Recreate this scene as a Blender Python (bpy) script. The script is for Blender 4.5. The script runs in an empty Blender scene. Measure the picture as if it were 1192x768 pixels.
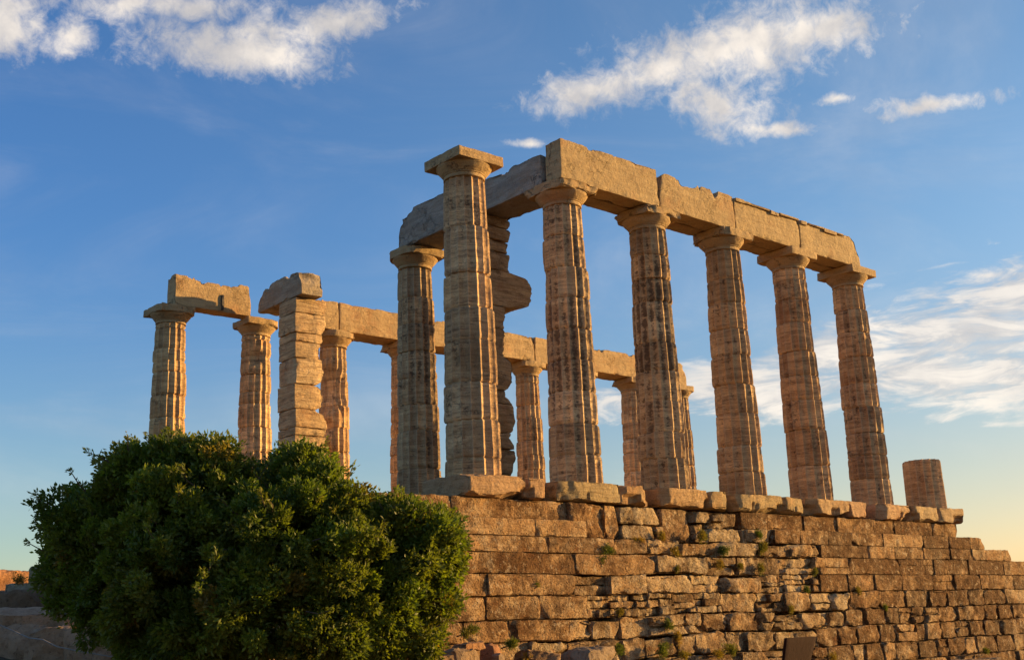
import bpy, math, random
import numpy as np
from mathutils import Vector, Matrix

sc = bpy.context.scene
COL = sc.collection
R = math.radians

# ------------------------------------------------------------------ camera
CAM = np.array([-13.0648493, -15.9022212, -2.60965191])
YAW, PITCH, ROLL, F = 0.725766096, 0.252256717, -0.0405067993, 1364.38788
fw = np.array([math.sin(YAW)*math.cos(PITCH), math.cos(YAW)*math.cos(PITCH), math.sin(PITCH)])
_r = np.array([math.cos(YAW), -math.sin(YAW), 0.0]); _u = np.cross(_r, fw)
rt = _r*math.cos(ROLL)+_u*math.sin(ROLL); up = -_r*math.sin(ROLL)+_u*math.cos(ROLL)
cam = bpy.data.cameras.new('camera'); co = bpy.data.objects.new('camera', cam); COL.objects.link(co)
cam.sensor_width = 36.0; cam.lens = F/1192*36; cam.clip_start = .1; cam.clip_end = 9000
m = Matrix.Identity(4)
for i in range(3):
    m[i][0] = rt[i]; m[i][1] = up[i]; m[i][2] = -fw[i]; m[i][3] = CAM[i]
co.matrix_world = m
sc.camera = co

# ------------------------------------------------------------------ sun, sky, exposure
SUN_EL = R(9.0); SUN_AZ = R(22.5)          # azimuth measured from +X towards -Y
sun_dir = Vector((math.cos(SUN_AZ)*math.cos(SUN_EL), -math.sin(SUN_AZ)*math.cos(SUN_EL), math.sin(SUN_EL)))
sl = bpy.data.lights.new('sun', 'SUN'); sl.energy = 5.0; sl.angle = R(.5); sl.color = (1.0, .62, .22)
so = bpy.data.objects.new('sun', sl); COL.objects.link(so)
so.rotation_euler = sun_dir.to_track_quat('Z', 'Y').to_euler()
sc.view_settings.view_transform = 'Standard'; sc.view_settings.look = 'None'
sc.view_settings.exposure = 0.98; sc.view_settings.gamma = 1.0

def px_dir(x, y):
    d = fw + rt*(x-596)/F - up*(y-384)/F
    return d/np.linalg.norm(d)
def px_Y(x, y, Y):
    d = px_dir(x, y); return CAM + d*(Y-CAM[1])/d[1]
def px_X(x, y, X):
    d = px_dir(x, y); return CAM + d*(X-CAM[0])/d[0]
def px_D(x, y, t):
    d = px_dir(x, y); return CAM + d*t/np.dot(d, fw)

class N:
    """small node-tree helper"""
    def __init__(s, tree): s.t = tree; s.t.nodes.clear()
    def n(s, typ, **kw):
        nd = s.t.nodes.new(typ)
        for k, v in kw.items():
            if k == 'ins':
                for a, b in v.items():
                    if hasattr(b, 'is_output') or isinstance(b, bpy.types.NodeSocket): s.t.links.new(b, nd.inputs[a])
                    else: nd.inputs[a].default_value = b
            else: setattr(nd, k, v)
        return nd
    def math(s, op, a, b=0.0, c=0.0, clamp=False):
        return s.n('ShaderNodeMath', operation=op, use_clamp=clamp, ins={0: a, 1: b, 2: c}).outputs[0]
    def vmath(s, op, a, b=(0, 0, 0), out=0):
        return s.n('ShaderNodeVectorMath', operation=op, ins={0: a, 1: b}).outputs[out]
    def noise(s, vec, scale, detail=4, rough=.55, dist=0.0, out='Fac'):
        return s.n('ShaderNodeTexNoise', ins={'Vector': vec, 'Scale': scale, 'Detail': detail, 'Roughness': rough, 'Distortion': dist}).outputs[out]
    def mapr(s, v, a, b, c=0.0, d=1.0, smooth=True):
        nd = s.n('ShaderNodeMapRange', ins={0: v, 1: a, 2: b, 3: c, 4: d})
        if smooth: nd.interpolation_type = 'SMOOTHSTEP'
        return nd.outputs[0]
    def mix(s, f, a, b, mode='MIX'):
        nd = s.n('ShaderNodeMix', data_type='RGBA', blend_type=mode)
        for k, v in ((0, f), (6, a), (7, b)):
            if isinstance(v, bpy.types.NodeSocket): s.t.links.new(v, nd.inputs[k])
            else: nd.inputs[k].default_value = v if k == 0 else (tuple(v)+(1,))[:4]
        return nd.outputs[2]

world = bpy.data.worlds.new('World'); sc.world = world; world.use_nodes = True
w = N(world.node_tree)
D = w.n('ShaderNodeTexCoord').outputs['Generated']
Dn = w.vmath('NORMALIZE', D)
sky = w.n('ShaderNodeTexSky', sky_type='NISHITA', sun_disc=False, sun_elevation=SUN_EL,
          sun_rotation=math.atan2(sun_dir.x, sun_dir.y), air_density=1.0, dust_density=.6, ozone_density=2.0)
# directions: cosine to the sun, height
cs = w.vmath('DOT_PRODUCT', Dn, tuple(sun_dir), out='Value')
sep = w.n('ShaderNodeSeparateXYZ', ins={0: Dn})
hz = sep.outputs['Z']
hi = w.mapr(hz, 0.0, .36)
sn_ = w.mapr(cs, -.1, .8)
tint = w.mix(hi, w.mix(sn_, (1.02, 1.0, .98), (1.03, .75, .60)), w.mix(sn_, (.53, .84, 1.25), (.80, .93, 1.04)))
skyc = w.mix(1.0, sky.outputs[0], tint, 'MULTIPLY')
# clouds, laid out by their direction in the sky
wav = w.noise(Dn, 9, 3, .6, out='Color')
wv = w.vmath('SCALE', w.vmath('SUBTRACT', wav, (.5, .5, .5)), (0, 0, 0)); wv.node.inputs['Scale'].default_value = .045
Dw = w.vmath('ADD', Dn, wv)
def blob(cx, cy, rx, ry, ang, wt=1.0):
    c = px_dir(cx, cy)
    a = math.radians(ang)
    e1 = rt - c*np.dot(rt, c); e1 /= np.linalg.norm(e1)
    e2 = np.cross(e1, c); e2 /= np.linalg.norm(e2)      # e1 right, e2 up or down: sign fixed below
    if np.dot(e2, up) < 0: e2 = -e2
    f1 = e1*math.cos(a)+e2*math.sin(a); f2 = -e1*math.sin(a)+e2*math.cos(a)
    d = w.vmath('SUBTRACT', Dw, tuple(c))
    x = w.math('DIVIDE', w.vmath('DOT_PRODUCT', d, tuple(f1), out='Value'), rx/F*.93)
    y = w.math('DIVIDE', w.vmath('DOT_PRODUCT', d, tuple(f2), out='Value'), ry/F*.93)
    q = w.math('ADD', w.math('MULTIPLY', x, x), w.math('MULTIPLY', y, y))
    v = w.math('SUBTRACT', 1.0, w.math('SQRT', q))
    v = w.math('MAXIMUM', v, -1.5)
    return w.math('MULTIPLY', v, wt) if wt != 1 else v
BL = [(10, 20, 80, 50, 5), (85, 38, 50, 30, 10), (150, 5, 55, 20, 0), (275, 55, 135, 44, -4), (390, 20, 120, 24, 10), (230, 8, 90, 18, 0),
      (850, 62, 190, 52, 12), (700, 108, 120, 28, 6), (840, 120, 85, 36, -12), (940, 45, 110, 34, 8), (770, 88, 110, 42, 14),
      (1085, 121, 85, 16, 5), (968, 113, 28, 8, 8), (905, 145, 55, 14, 0), (615, 164, 30, 8, 6)]
dens = None
for b in BL:
    v = blob(*b); dens = v if dens is None else w.math('MAXIMUM', dens, v)
n1 = w.noise(Dn, 22, 9, .68, .6); n2 = w.noise(Dn, 62, 7, .66, .4)
nn = w.math('ADD', w.math('MULTIPLY', w.math('SUBTRACT', n1, .5), 2.2), w.math('MULTIPLY', w.math('SUBTRACT', n2, .5), 2.6))
puff = w.mapr(w.math('ADD', w.math('MULTIPLY', dens, 1.6), nn), -.25, 1.6)
# streaky veil low on the right
BS = [(1140, 380, 230, 66, 12), (1100, 430, 240, 50, 2), (880, 455, 170, 45, 8), (980, 405, 150, 50, 12), (1190, 340, 120, 40, 12), (760, 470, 120, 30, 5)]
dn2 = None
for b in BS:
    v = blob(*b); dn2 = v if dn2 is None else w.math('MAXIMUM', dn2, v)
mp = w.n('ShaderNodeMapping', ins={'Vector': Dn, 'Rotation': (R(-5), R(6), 0), 'Scale': (9, 9, 34)}).outputs[0]
s1 = w.noise(mp, 1.6, 9, .62, 1.0); s2 = w.noise(mp, 5, 6, .6, .3)
sn = w.math('ADD', w.math('MULTIPLY', w.math('SUBTRACT', s1, .5), 3.8), w.math('MULTIPLY', w.math('SUBTRACT', s2, .5), 1.4))
veil = w.math('MULTIPLY', w.mapr(w.math('ADD', w.math('MULTIPLY', dn2, 1.5), sn), -.15, 1.35), .85)
hv = w.n('ShaderNodeMapping', ins={'Vector': Dn, 'Rotation': (0, R(12), R(20)), 'Scale': (1.6, 3.0, 7)}).outputs[0]
wisp = w.math('MULTIPLY', w.mapr(w.noise(hv, 1.3, 9, .62, .9), .42, .78), .15)
cov = w.math('MAXIMUM', w.math('MAXIMUM', w.math('MULTIPLY', puff, .93), veil), wisp)
shade = w.mapr(w.noise(Dn, 17, 5, .55), .35, .7)
vm = w.mapr(w.math('SUBTRACT', veil, puff), 0, .2)
shade = w.math('ADD', w.math('MULTIPLY', shade, w.math('SUBTRACT', 1.0, w.math('MULTIPLY', vm, .6))), w.math('MULTIPLY', w.mapr(s1, .40, .62), w.math('MULTIPLY', vm, .6)))
ccol = w.mix(shade, (3.1, 2.95, 2.9), (5.7, 5.1, 4.4))
skyf = w.mix(cov, skyc, ccol)
bg = w.n('ShaderNodeBackground', ins={'Color': skyf, 'Strength': .1})
w.n('ShaderNodeOutputWorld', ins={'Surface': bg.outputs[0]})

# ------------------------------------------------------------------ numpy noise
def _h(i, j, k, s):
    n = (i*374761393 + j*668265263 + k*2147483647*3 + s*1274126177) & 0xffffffff
    n = ((n ^ (n >> 13))*1274126177) & 0xffffffff
    n = ((n ^ (n >> 16))*2246822519) & 0xffffffff
    return ((n ^ (n >> 15)) & 0xffff)/65535.0
def vnoise(P, s=0):
    P = np.asarray(P, float); I = np.floor(P).astype(np.int64); f = P-I; f = f*f*(3-2*f)
    i, j, k = I[:, 0], I[:, 1], I[:, 2]; x, y, z = f[:, 0], f[:, 1], f[:, 2]
    r = 0
    for a in (0, 1):
        for b in (0, 1):
            for c in (0, 1):
                wgt = (x if a else 1-x)*(y if b else 1-y)*(z if c else 1-z)
                r = r + wgt*_h(i+a, j+b, k+c, s)
    return r*2-1
def fbm(P, fr=1.0, o=4, s=0, g=.5):
    P = np.asarray(P, float)*fr; t = 0; a = 1; q = 0
    for n in range(o):
        t = t + a*vnoise(P+17.3*n, s+n*7); q += a; a *= g; P = P*2.03
    return t/q
def sstep(x, a, b):
    t = np.clip((x-a)/(b-a), 0, 1); return t*t*(3-2*t)

# ------------------------------------------------------------------ mesh / object helpers
def waver(V):
    # old courses sag and wander a little, most of all in the weathered middle
    x, z = V[:, 0], V[:, 2]
    a = (.012+.05*np.exp(-((x-4.5)/3.6)**2)+.022*sstep(-z, 2.0, 2.6))*sstep(-z, .85, 1.25)
    o = V.copy(); o[:, 2] += a*fbm(np.stack([x*.75, 0*x, z*1.3], 1), 1.0, 3, 77)
    o[:, 1] += .06*sstep(-z, .9, 1.4)*np.exp(-((x-4.5)/3.6)**2)*fbm(np.stack([x*.8, 0*x, z*1.6], 1), 1.0, 2, 91)
    return o
class MB:
    def __init__(s): s.v = []; s.f = []; s.n = 0; s.at = {}
    def add(s, v, f, **at):
        v = np.asarray(v, float); s.v.append(v)
        s.f.append(np.asarray(f)+s.n if len(f) else np.zeros((0, 4), int)); s.n += len(v)
        for k, a in at.items():
            s.at.setdefault(k, []).append(np.broadcast_to(np.asarray(a, float), (len(v),)))
    def build(s, name, mat, parent=None, smooth=True, color=None, sharp=38):
        V = np.concatenate(s.v)
        if name == 'masonry_course': V = waver(V)
        me = bpy.data.meshes.new(name)
        nf = sum(len(f) for f in s.f); 
        loops = []; starts = []; tot = []; k = 0
        for f in s.f:
            if len(f) == 0: continue
            c = f.shape[1]
            loops.append(f.reshape(-1)); starts.append(k+np.arange(len(f))*c); k += len(f)*c
        loops = np.concatenate(loops); starts = np.concatenate(starts)
        me.vertices.add(len(V)); me.vertices.foreach_set('co', V.astype(np.float32).ravel())
        me.loops.add(len(loops)); me.loops.foreach_set('vertex_index', loops.astype(np.int32))
        me.polygons.add(len(starts)); me.polygons.foreach_set('loop_start', starts.astype(np.int32))
        me.update(calc_edges=True); me.validate()
        me.polygons.foreach_set('use_smooth', np.full(len(me.polygons), smooth))
        for kk, a in s.at.items():
            at = me.attributes.new(kk, 'FLOAT', 'POINT'); at.data.foreach_set('value', np.concatenate(a).astype(np.float32))
        me.materials.append(mat)
        ob = bpy.data.objects.new(name, me); COL.objects.link(ob)
        if parent is not None:
            ob.parent = parent
            off = Vector((0, 0, 0)); q = parent
            while q is not None: off += Vector(q.location); q = q.parent
            me.vertices.foreach_set('co', (V-np.array(off)).astype(np.float32).ravel())
        if color: ob.color = color
        me.update()
        if smooth: me.set_sharp_from_angle(angle=math.radians(sharp))
        return ob
def cuts(P, planes):
    for n_, d_ in planes:
        n_ = np.asarray(n_, float); n_ = n_/np.linalg.norm(n_)
        k = np.maximum(P@n_-d_, 0); P = P-k[:, None]*n_
    return P
def thing(name, loc, label, cat, group=None):
    o = bpy.data.objects.new(name, None); COL.objects.link(o); o.location = loc; o.empty_display_size = .2
    return tag(o, label, cat, group, 'thing')
def tag(o, label=None, cat=None, group=None, kind=None):
    if label: o['label'] = label
    if cat: o['category'] = cat
    if group: o['group'] = group
    if kind: o['kind'] = kind
    return o

def grid_box(x0, x1, y0, y1, z0, z1, res, r):
    def ax(a, b):
        L = b-a; rr = min(r, L*.3); n = max(1, int(round((L-2*rr)/res)))
        return np.concatenate([[a, a+rr*.35], np.linspace(a+rr, b-rr, n+1), [b-rr*.35, b]])
    X, Y, Z = ax(x0, x1), ax(y0, y1), ax(z0, z1)
    nx, ny, nz = len(X)-1, len(Y)-1, len(Z)-1
    quads = []
    def idx(i, j, k): return (i*(ny+1)+j)*(nz+1)+k
    def plane(A, B, fn, flip):
        a, b = np.meshgrid(np.arange(A), np.arange(B), indexing='ij'); a = a.ravel(); b = b.ravel()
        q = np.stack([fn(a, b), fn(a+1, b), fn(a+1, b+1), fn(a, b+1)], 1)
        quads.append(q[:, ::-1] if flip else q)
    plane(ny, nz, lambda a, b: idx(0*a, a, b), True); plane(ny, nz, lambda a, b: idx(0*a+nx, a, b), False)
    plane(nx, nz, lambda a, b: idx(a, 0*a, b), False); plane(nx, nz, lambda a, b: idx(a, 0*a+ny, b), True)
    plane(nx, ny, lambda a, b: idx(a, b, 0*a), True); plane(nx, ny, lambda a, b: idx(a, b, 0*a+nz), False)
    Q = np.concatenate(quads); ids, inv = np.unique(Q, return_inverse=True); Q = inv.reshape(Q.shape)
    i = ids//((ny+1)*(nz+1)); j = (ids//(nz+1)) % (ny+1); k = ids % (nz+1)
    return np.stack([X[i], Y[j], Z[k]], 1), Q

def block(x0, x1, y0, y1, z0, z1, res=.06, r=.02, amp=.01, big=.0, chip=.03, cthr=.1, seed=0, fr=7, warp=None, fine=.0):
    """weathered block: rounded box, surface noise, chipped arrises"""
    P, Q = grid_box(x0, x1, y0, y1, z0, z1, res, r)
    lo = np.array([x0, y0, z0]); hi = np.array([x1, y1, z1]); L = hi-lo
    rr = np.minimum(r, L*.3)
    core = np.clip(P, lo+rr, hi-rr); d = P-core; n = np.linalg.norm(d/rr, axis=1, keepdims=True)
    nrm = (d/rr)/np.maximum(n, 1e-9); P2 = core+nrm*rr
    dist = np.sort(np.minimum(P-lo, hi-P), axis=1)[:, 1]
    e = np.exp(-(dist/(chip*1.6+1e-6))**2)
    c = np.clip(fbm(P, 3.1, 4, seed+3)*1.6-cthr, 0, 1)
    a = amp*(fbm(P, fr, 5, seed, .55)+.2) + big*(fbm(P, 1.6, 3, seed+9)) + chip*e*c
    if fine: a = a + fine*np.abs(fbm(P, fr*1.7, 2, seed+5))
    ctr = (lo+hi)/2
    inw = nrm*1.0
    P3 = P2-inw*a[:, None]
    if warp is not None: P3 = warp(P3, P, lo, hi)
    return P3, Q

# ------------------------------------------------------------------ materials
def new_mat(name):
    mt = bpy.data.materials.new(name); mt.use_nodes = True
    return mt, N(mt.node_tree)
def finish(nn_, col, rough, bump, dist=.02, strength=1.0, spec=.25, extra=None):
    bp = nn_.n('ShaderNodeBump', ins={'Height': bump, 'Distance': dist, 'Strength': strength}).outputs[0]
    ins = {'Base Color': col, 'Roughness': rough, 'Normal': bp, 'Specular IOR Level': spec}
    if extra: ins.update(extra)
    b = nn_.n('ShaderNodeBsdfPrincipled', ins=ins)
    nn_.n('ShaderNodeOutputMaterial', ins={'Surface': b.outputs[0]})
def marble_mat(name, cols, rust=(.34, .17, .07), vein=1.0, fluted=False, bumpd=.02, pit=.06):
    mt, g = new_mat(name)
    P = g.n('ShaderNodeNewGeometry').outputs['Position']
    oi = g.n('ShaderNodeObjectInfo')
    ofs = g.vmath('SCALE', (3.1, 7.7, 5.3)); g.t.links.new(oi.outputs['Random'], ofs.node.inputs['Scale'])
    Pv = g.vmath('ADD', P, ofs)
    st = g.n('ShaderNodeMapping', ins={'Vector': Pv, 'Scale': (.8, .8, 7.5), 'Rotation': (.09, .07, 0)}).outputs[0]
    v1 = g.noise(st, 1.1, 8, .62, 1.2)
    v2 = g.noise(st, 3.2, 8, .72, .7)
    c = g.mix(g.mapr(v1, .34, .66), cols[0], cols[1])
    c = g.mix(g.math('MULTIPLY', g.mapr(v2, .5, .64), .75*vein), c, cols[2])
    r1 = g.noise(Pv, 1.3, 6, .65)
    c = g.mix(g.math('MULTIPLY', g.mapr(r1, .5, .7), .5), c, rust)
    al = oi.outputs['Alpha']
    if fluted:
        cav = g.n('ShaderNodeAttribute', attribute_name='cav').outputs['Fac']
        fl = g.n('ShaderNodeAttribute', attribute_name='flt').outputs['Fac']
        c = g.mix(1.0, c, g.mix(fl, (.66, .62, .60), (1.22, 1.2, 1.15)), 'MULTIPLY')
        c = g.mix(g.math('MULTIPLY', g.mapr(cav, .42, .0), .5), c, (.56, .44, .29))  # highlight along the arrises painted into the colour so the fluting reads
    # brown lichen and soot stains, amount from the object alpha
    sq = g.n('ShaderNodeMapping', ins={'Vector': Pv, 'Scale': (1, 1, 1.7)}).outputs[0]
    dn = g.math('ADD', g.math('MULTIPLY', g.noise(sq, 2.6, 5, .6, .3), .45), g.math('MULTIPLY', g.noise(sq, 11, 6, .68, .3), .55))
    thr = g.math('SUBTRACT', .68, g.math('MULTIPLY', al, .22))
    dsum = dn
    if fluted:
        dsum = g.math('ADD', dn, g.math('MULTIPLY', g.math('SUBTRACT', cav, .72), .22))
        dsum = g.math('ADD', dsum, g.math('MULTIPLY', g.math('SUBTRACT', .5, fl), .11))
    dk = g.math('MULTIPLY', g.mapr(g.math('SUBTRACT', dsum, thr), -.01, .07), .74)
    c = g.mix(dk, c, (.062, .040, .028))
    sp = g.noise(P, 48, 4, .75)
    c = g.mix(g.math('MULTIPLY', g.mapr(sp, .42, .66), .5), c, g.mix(1.0, c, (.52, .47, .42), 'MULTIPLY'))
    c = g.mix(1.0, c, oi.outputs['Color'], 'MULTIPLY')
    cr = g.n('ShaderNodeTexVoronoi', feature='DISTANCE_TO_EDGE', ins={'Vector': g.vmath('ADD', g.vmath('MULTIPLY', Pv, (1, 1, 1.5)), g.noise(Pv, 3.5, 6, .7, out='Color')), 'Scale': 1.1}).outputs['Distance']
    ck = g.math('MULTIPLY', g.mapr(cr, .012, .003), g.mapr(g.noise(Pv, .9, 2), .50, .58))
    c = g.mix(g.math('MULTIPLY', ck, .7), c, (.05, .035, .025))
    pt = g.mapr(g.noise(P, 5.5, 8, .72, .4), .54, .64)
    c = g.mix(g.math('MULTIPLY', pt, .35), c, g.mix(1.0, c, (.55, .50, .45), 'MULTIPLY'))
    b1 = g.math('SUBTRACT', g.noise(P, 10, 11, .68, .2), g.math('MULTIPLY', ck, .8))
    b2 = g.n('ShaderNodeTexVoronoi', ins={'Vector': g.vmath('ADD', P, g.noise(P, 20, 2, .5, out='Color')), 'Scale': 30}).outputs['Distance']
    bh = g.math('ADD', g.math('ADD', b1, g.math('MULTIPLY', v2, .9*vein)), g.math('MULTIPLY', g.mapr(b2, 0, .25), pit))
    finish(g, c, .82, bh, bumpd, .9)
    return mt
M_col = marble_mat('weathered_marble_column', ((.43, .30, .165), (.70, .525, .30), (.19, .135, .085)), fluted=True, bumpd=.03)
M_beam = marble_mat('weathered_marble_beam', ((.36, .27, .145), (.46, .355, .20), (.26, .185, .10)), vein=.45, bumpd=.035, pit=.15)
M_grey = marble_mat('grey_weathered_marble', ((.31, .265, .205), (.44, .38, .295), (.19, .16, .125)), rust=(.30, .22, .14), vein=.6, bumpd=.06, pit=.3)
M_edge = marble_mat('broken_marble_edge', ((.38, .255, .13), (.50, .355, .19), (.25, .16, .08)), rust=(.40, .20, .08), vein=.6, bumpd=.05, pit=.3)
M_anta = marble_mat('laminated_marble_blocks', ((.37, .26, .14), (.60, .46, .27), (.17, .12, .075)), vein=1.0, bumpd=.05, pit=.2)

def wall_mat():
    mt, g = new_mat('old_limestone_masonry')
    P = g.n('ShaderNodeNewGeometry').outputs['Position']
    tone = g.n('ShaderNodeAttribute', attribute_name='tone').outputs['Fac']
    pale = g.n('ShaderNodeAttribute', attribute_name='pale').outputs['Fac']
    st = g.n('ShaderNodeMapping', ins={'Vector': P, 'Scale': (1, 1, 2.2)}).outputs[0]
    n1 = g.noise(st, 2.4, 8, .65, .5); n2 = g.noise(P, 9, 8, .7, .2); n3 = g.noise(P, 34, 4, .7)
    warm = g.mix(g.mapr(n1, .3, .7), (.28, .15, .062), (.49, .30, .135))
    cool = g.mix(g.mapr(n1, .3, .7), (.33, .23, .122), (.55, .42, .25))
    c = g.mix(g.mapr(g.math('ADD', pale, g.math('MULTIPLY', g.math('SUBTRACT', g.noise(P, 1.4, 9, .75, .4), .5), 2.6)), .1, .95), warm, cool)
    # orange lichen
    li = g.mapr(g.noise(P, 4.1, 7, .7, .6), .60, .68)
    c = g.mix(g.math('MULTIPLY', li, .6), c, (.42, .16, .045))
    # dark patina with its own ragged outline
    tt = g.math('ADD', g.math('MULTIPLY', g.math('SUBTRACT', g.noise(P, 1.7, 9, .7, .5), .5), 2.9), tone)
    c = g.mix(g.mapr(tt, .3, .85), g.mix(1.0, c, (.36, .30, .26), 'MULTIPLY'), c)
    vst = g.n('ShaderNodeMapping', ins={'Vector': P, 'Scale': (9, 9, 2.2)}).outputs[0]
    c = g.mix(g.math('MULTIPLY', g.mapr(g.noise(vst, 1, 6, .7, .3), .52, .68), .55), c, g.mix(1.0, c, (.40, .36, .34), 'MULTIPLY'))
    c = g.mix(g.math('MULTIPLY', g.mapr(g.noise(P, 6.5, 8, .75, .3), .54, .64), .65), c, (.56, .43, .27))
    c = g.mix(g.math('MULTIPLY', g.mapr(n3, .47, .63), .65), c, g.mix(1.0, c, (.36, .31, .28), 'MULTIPLY'))
    vo = g.n('ShaderNodeTexVoronoi', ins={'Vector': g.vmath('ADD', P, g.vmath('MULTIPLY', g.noise(P, 30, 3, .6, out='Color'), (.05, .05, .05))), 'Scale': 19, 'Randomness': 1.0}).outputs['Distance']
    pits = g.math('MULTIPLY', g.mapr(vo, .26, .14), g.mapr(g.noise(P, 3.0, 4, .6), .46, .60))
    c = g.mix(g.math('MULTIPLY', pits, .6), c, (.05, .028, .016))
    bh = g.math('ADD', g.math('ADD', g.math('MULTIPLY', n2, 1.0), g.math('MULTIPLY', n3, .35)), g.math('MULTIPLY', g.mapr(vo, 0, .4), .35))
    bh = g.math('SUBTRACT', g.math('ADD', bh, g.math('MULTIPLY', g.noise(st, 5, 4, .6), 1.1)), g.math('MULTIPLY', pits, .6))
    finish(g, c, .92, bh, .05, 1.0, .12)
    return mt
M_wall = wall_mat()

def ground_mat():
    mt, g = new_mat('dry_rocky_ground')
    P = g.n('ShaderNodeNewGeometry').outputs['Position']
    n1 = g.noise(P, .5, 8, .65, .4); n2 = g.noise(P, 5, 8, .7); n3 = g.noise(P, 40, 4, .7)
    c = g.mix(g.mapr(n1, .35, .65), (.16, .10, .065), (.30, .20, .12))
    c = g.mix(g.mapr(n2, .5, .65), c, (.24, .20, .11))
    c = g.mix(g.math('MULTIPLY', g.mapr(n3, .4, .65), .5), c, (.09, .06, .04))
    finish(g, c, .95, g.math('ADD', n2, g.math('MULTIPLY', n3, .4)), .08, 1.0, .1)
    return mt
M_ground = ground_mat()
def rock_mat(name, a, b, d):
    mt, g = new_mat(name)
    P = g.n('ShaderNodeNewGeometry').outputs['Position']
    oi = g.n('ShaderNodeObjectInfo')
    n1 = g.noise(P, 3, 9, .68, .5); n2 = g.noise(P, 16, 8, .7); n3 = g.noise(P, 60, 3, .7)
    c = g.mix(g.mapr(n1, .3, .68), a, b)
    c = g.mix(g.mapr(n2, .52, .68), c, d)
    c = g.mix(1.0, c, oi.outputs['Color'], 'MULTIPLY')
    finish(g, c, .9, g.math('ADD', n2, g.math('MULTIPLY', n3, .3)), .05, 1.0, .15)
    return mt
M_rock = rock_mat('rough_rock', (.26, .18, .11), (.40, .30, .20), (.17, .115, .075))

def leaf_mat(name, dark, light, dry, trans=.25):
    mt, g = new_mat(name)
    t = g.n('ShaderNodeAttribute', attribute_name='tone').outputs['Fac']
    d = g.n('ShaderNodeAttribute', attribute_name='dry').outputs['Fac']
    c = g.mix(t, dark, light); c = g.mix(d, c, dry)
    b = g.n('ShaderNodeBsdfPrincipled', ins={'Base Color': c, 'Roughness': .5, 'Specular IOR Level': .3})
    tr = g.n('ShaderNodeBsdfTranslucent', ins={'Color': g.mix(1.0, c, (1.6, 1.7, .6), 'MULTIPLY')})
    ms = g.n('ShaderNodeMixShader', ins={0: trans, 1: b.outputs[0], 2: tr.outputs[0]})
    g.n('ShaderNodeOutputMaterial', ins={'Surface': ms.outputs[0]})
    return mt
M_leaf = leaf_mat('shrub_leaf', (.056, .088, .012), (.16, .20, .022), (.28, .16, .03), .38)
M_weed = leaf_mat('weed_leaf', (.05, .08, .015), (.15, .17, .03), (.34, .20, .04))
def plain(name, col, rough=.8):
    mt, g = new_mat(name)
    P = g.n('ShaderNodeNewGeometry').outputs['Position']
    n1 = g.noise(P, 12, 8, .65)
    c = g.mix(n1, tuple(x*.7 for x in col), tuple(min(1, x*1.3) for x in col))
    finish(g, c, rough, n1, .01, .8, .2)
    return mt
M_bark = plain('grey_bark', (.12, .085, .055), .9)
M_rope = plain('pale_rope', (.26, .23, .20), .9)
M_panel = plain('dark_red_brown_panel', (.028, .009, .006), .9)
M_post = plain('dark_metal_post', (.05, .04, .035), .5)

# ------------------------------------------------------------------ ground (one sheet to the horizon)
def ground_h(x, y):
    x = np.asarray(x, float); y = np.asarray(y, float)
    P = np.stack([x, y, 0*x], -1).reshape(-1, 3)
    # front of the temple: rises from the viewer to the wall foot, falls towards +x
    front = -4.25+1.05*sstep(y, -16, -2.5)-.05*np.clip(x-2, 0, 16)
    left = 1.25*sstep(-x, 3.0, 9.0)*sstep(y, -2.5, 2.0)*.55
    h = front+left
    up1 = 1.9*sstep(y, 3.5, 17)*sstep(-x, -40, -12)
    h = h+up1+.55*np.exp(-((x+.5)/7)**2-((y-21.5)/5)**2)
    h = h + (fbm(P, .35, 4, 5)*.16+fbm(P, 2.2, 3, 8)*.05).reshape(x.shape)*sstep(400-np.hypot(x, y), 0, 300)
    far = sstep(np.hypot(x, y), 45, 400)
    return h*(1-far)+(-7.0)*far
def ax_lin(lo, hi, st, far):
    a = list(np.arange(lo, hi+.01, st)); s = st; v = hi
    while v < far: s *= 1.35; v += s; a.append(v)
    s = st; v = lo; pre = []
    while v > -far: s *= 1.35; v -= s; pre.append(v)
    return np.array(pre[::-1]+a)
gx = ax_lin(-18, 22, .25, 5000); gy = ax_lin(-16, 24, .25, 5000)
GX, GY = np.meshgrid(gx, gy, indexing='ij'); GZ = ground_h(GX, GY)
V = np.stack([GX.ravel(), GY.ravel(), GZ.ravel()], 1)
nj = len(gy); i, j = np.meshgrid(np.arange(len(gx)-1), np.arange(nj-1), indexing='ij'); i = i.ravel(); j = j.ravel()
Q = np.stack([i*nj+j, (i+1)*nj+j, (i+1)*nj+j+1, i*nj+j+1], 1)
g_ = MB(); g_.add(V, Q); tag(g_.build('ground', M_ground), kind='structure')

def gh(x, y): return float(ground_h(np.array([x]), np.array([y]))[0])

# ------------------------------------------------------------------ podium
rng = random.Random(7)
podium = thing('temple_platform', (6, 6, -3.4), 'stepped limestone platform of rough orange brown blocks carrying the ruined columns', 'platform')
core = MB()
P, Q = block(-2.4, 15.3, -.30, 13.1, -4.6, -.40, res=.8, r=.03, amp=.0, chip=.0)
core.add(P, Q, tone=.5, pale=.3)
P, Q = block(-2.35, 26, -.45, 13.0, -4.7, -1.36, res=.9, r=.03, amp=.0, chip=.0)
core.add(P, Q, tone=.5, pale=.3)
P, Q = block(.2, 15.2, .47, 13.1, -.41, -.004, res=.8, r=.03, amp=.0, chip=.0)
core.add(P, Q, tone=.6, pale=.3)
core.build('core', M_wall, podium)

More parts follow.
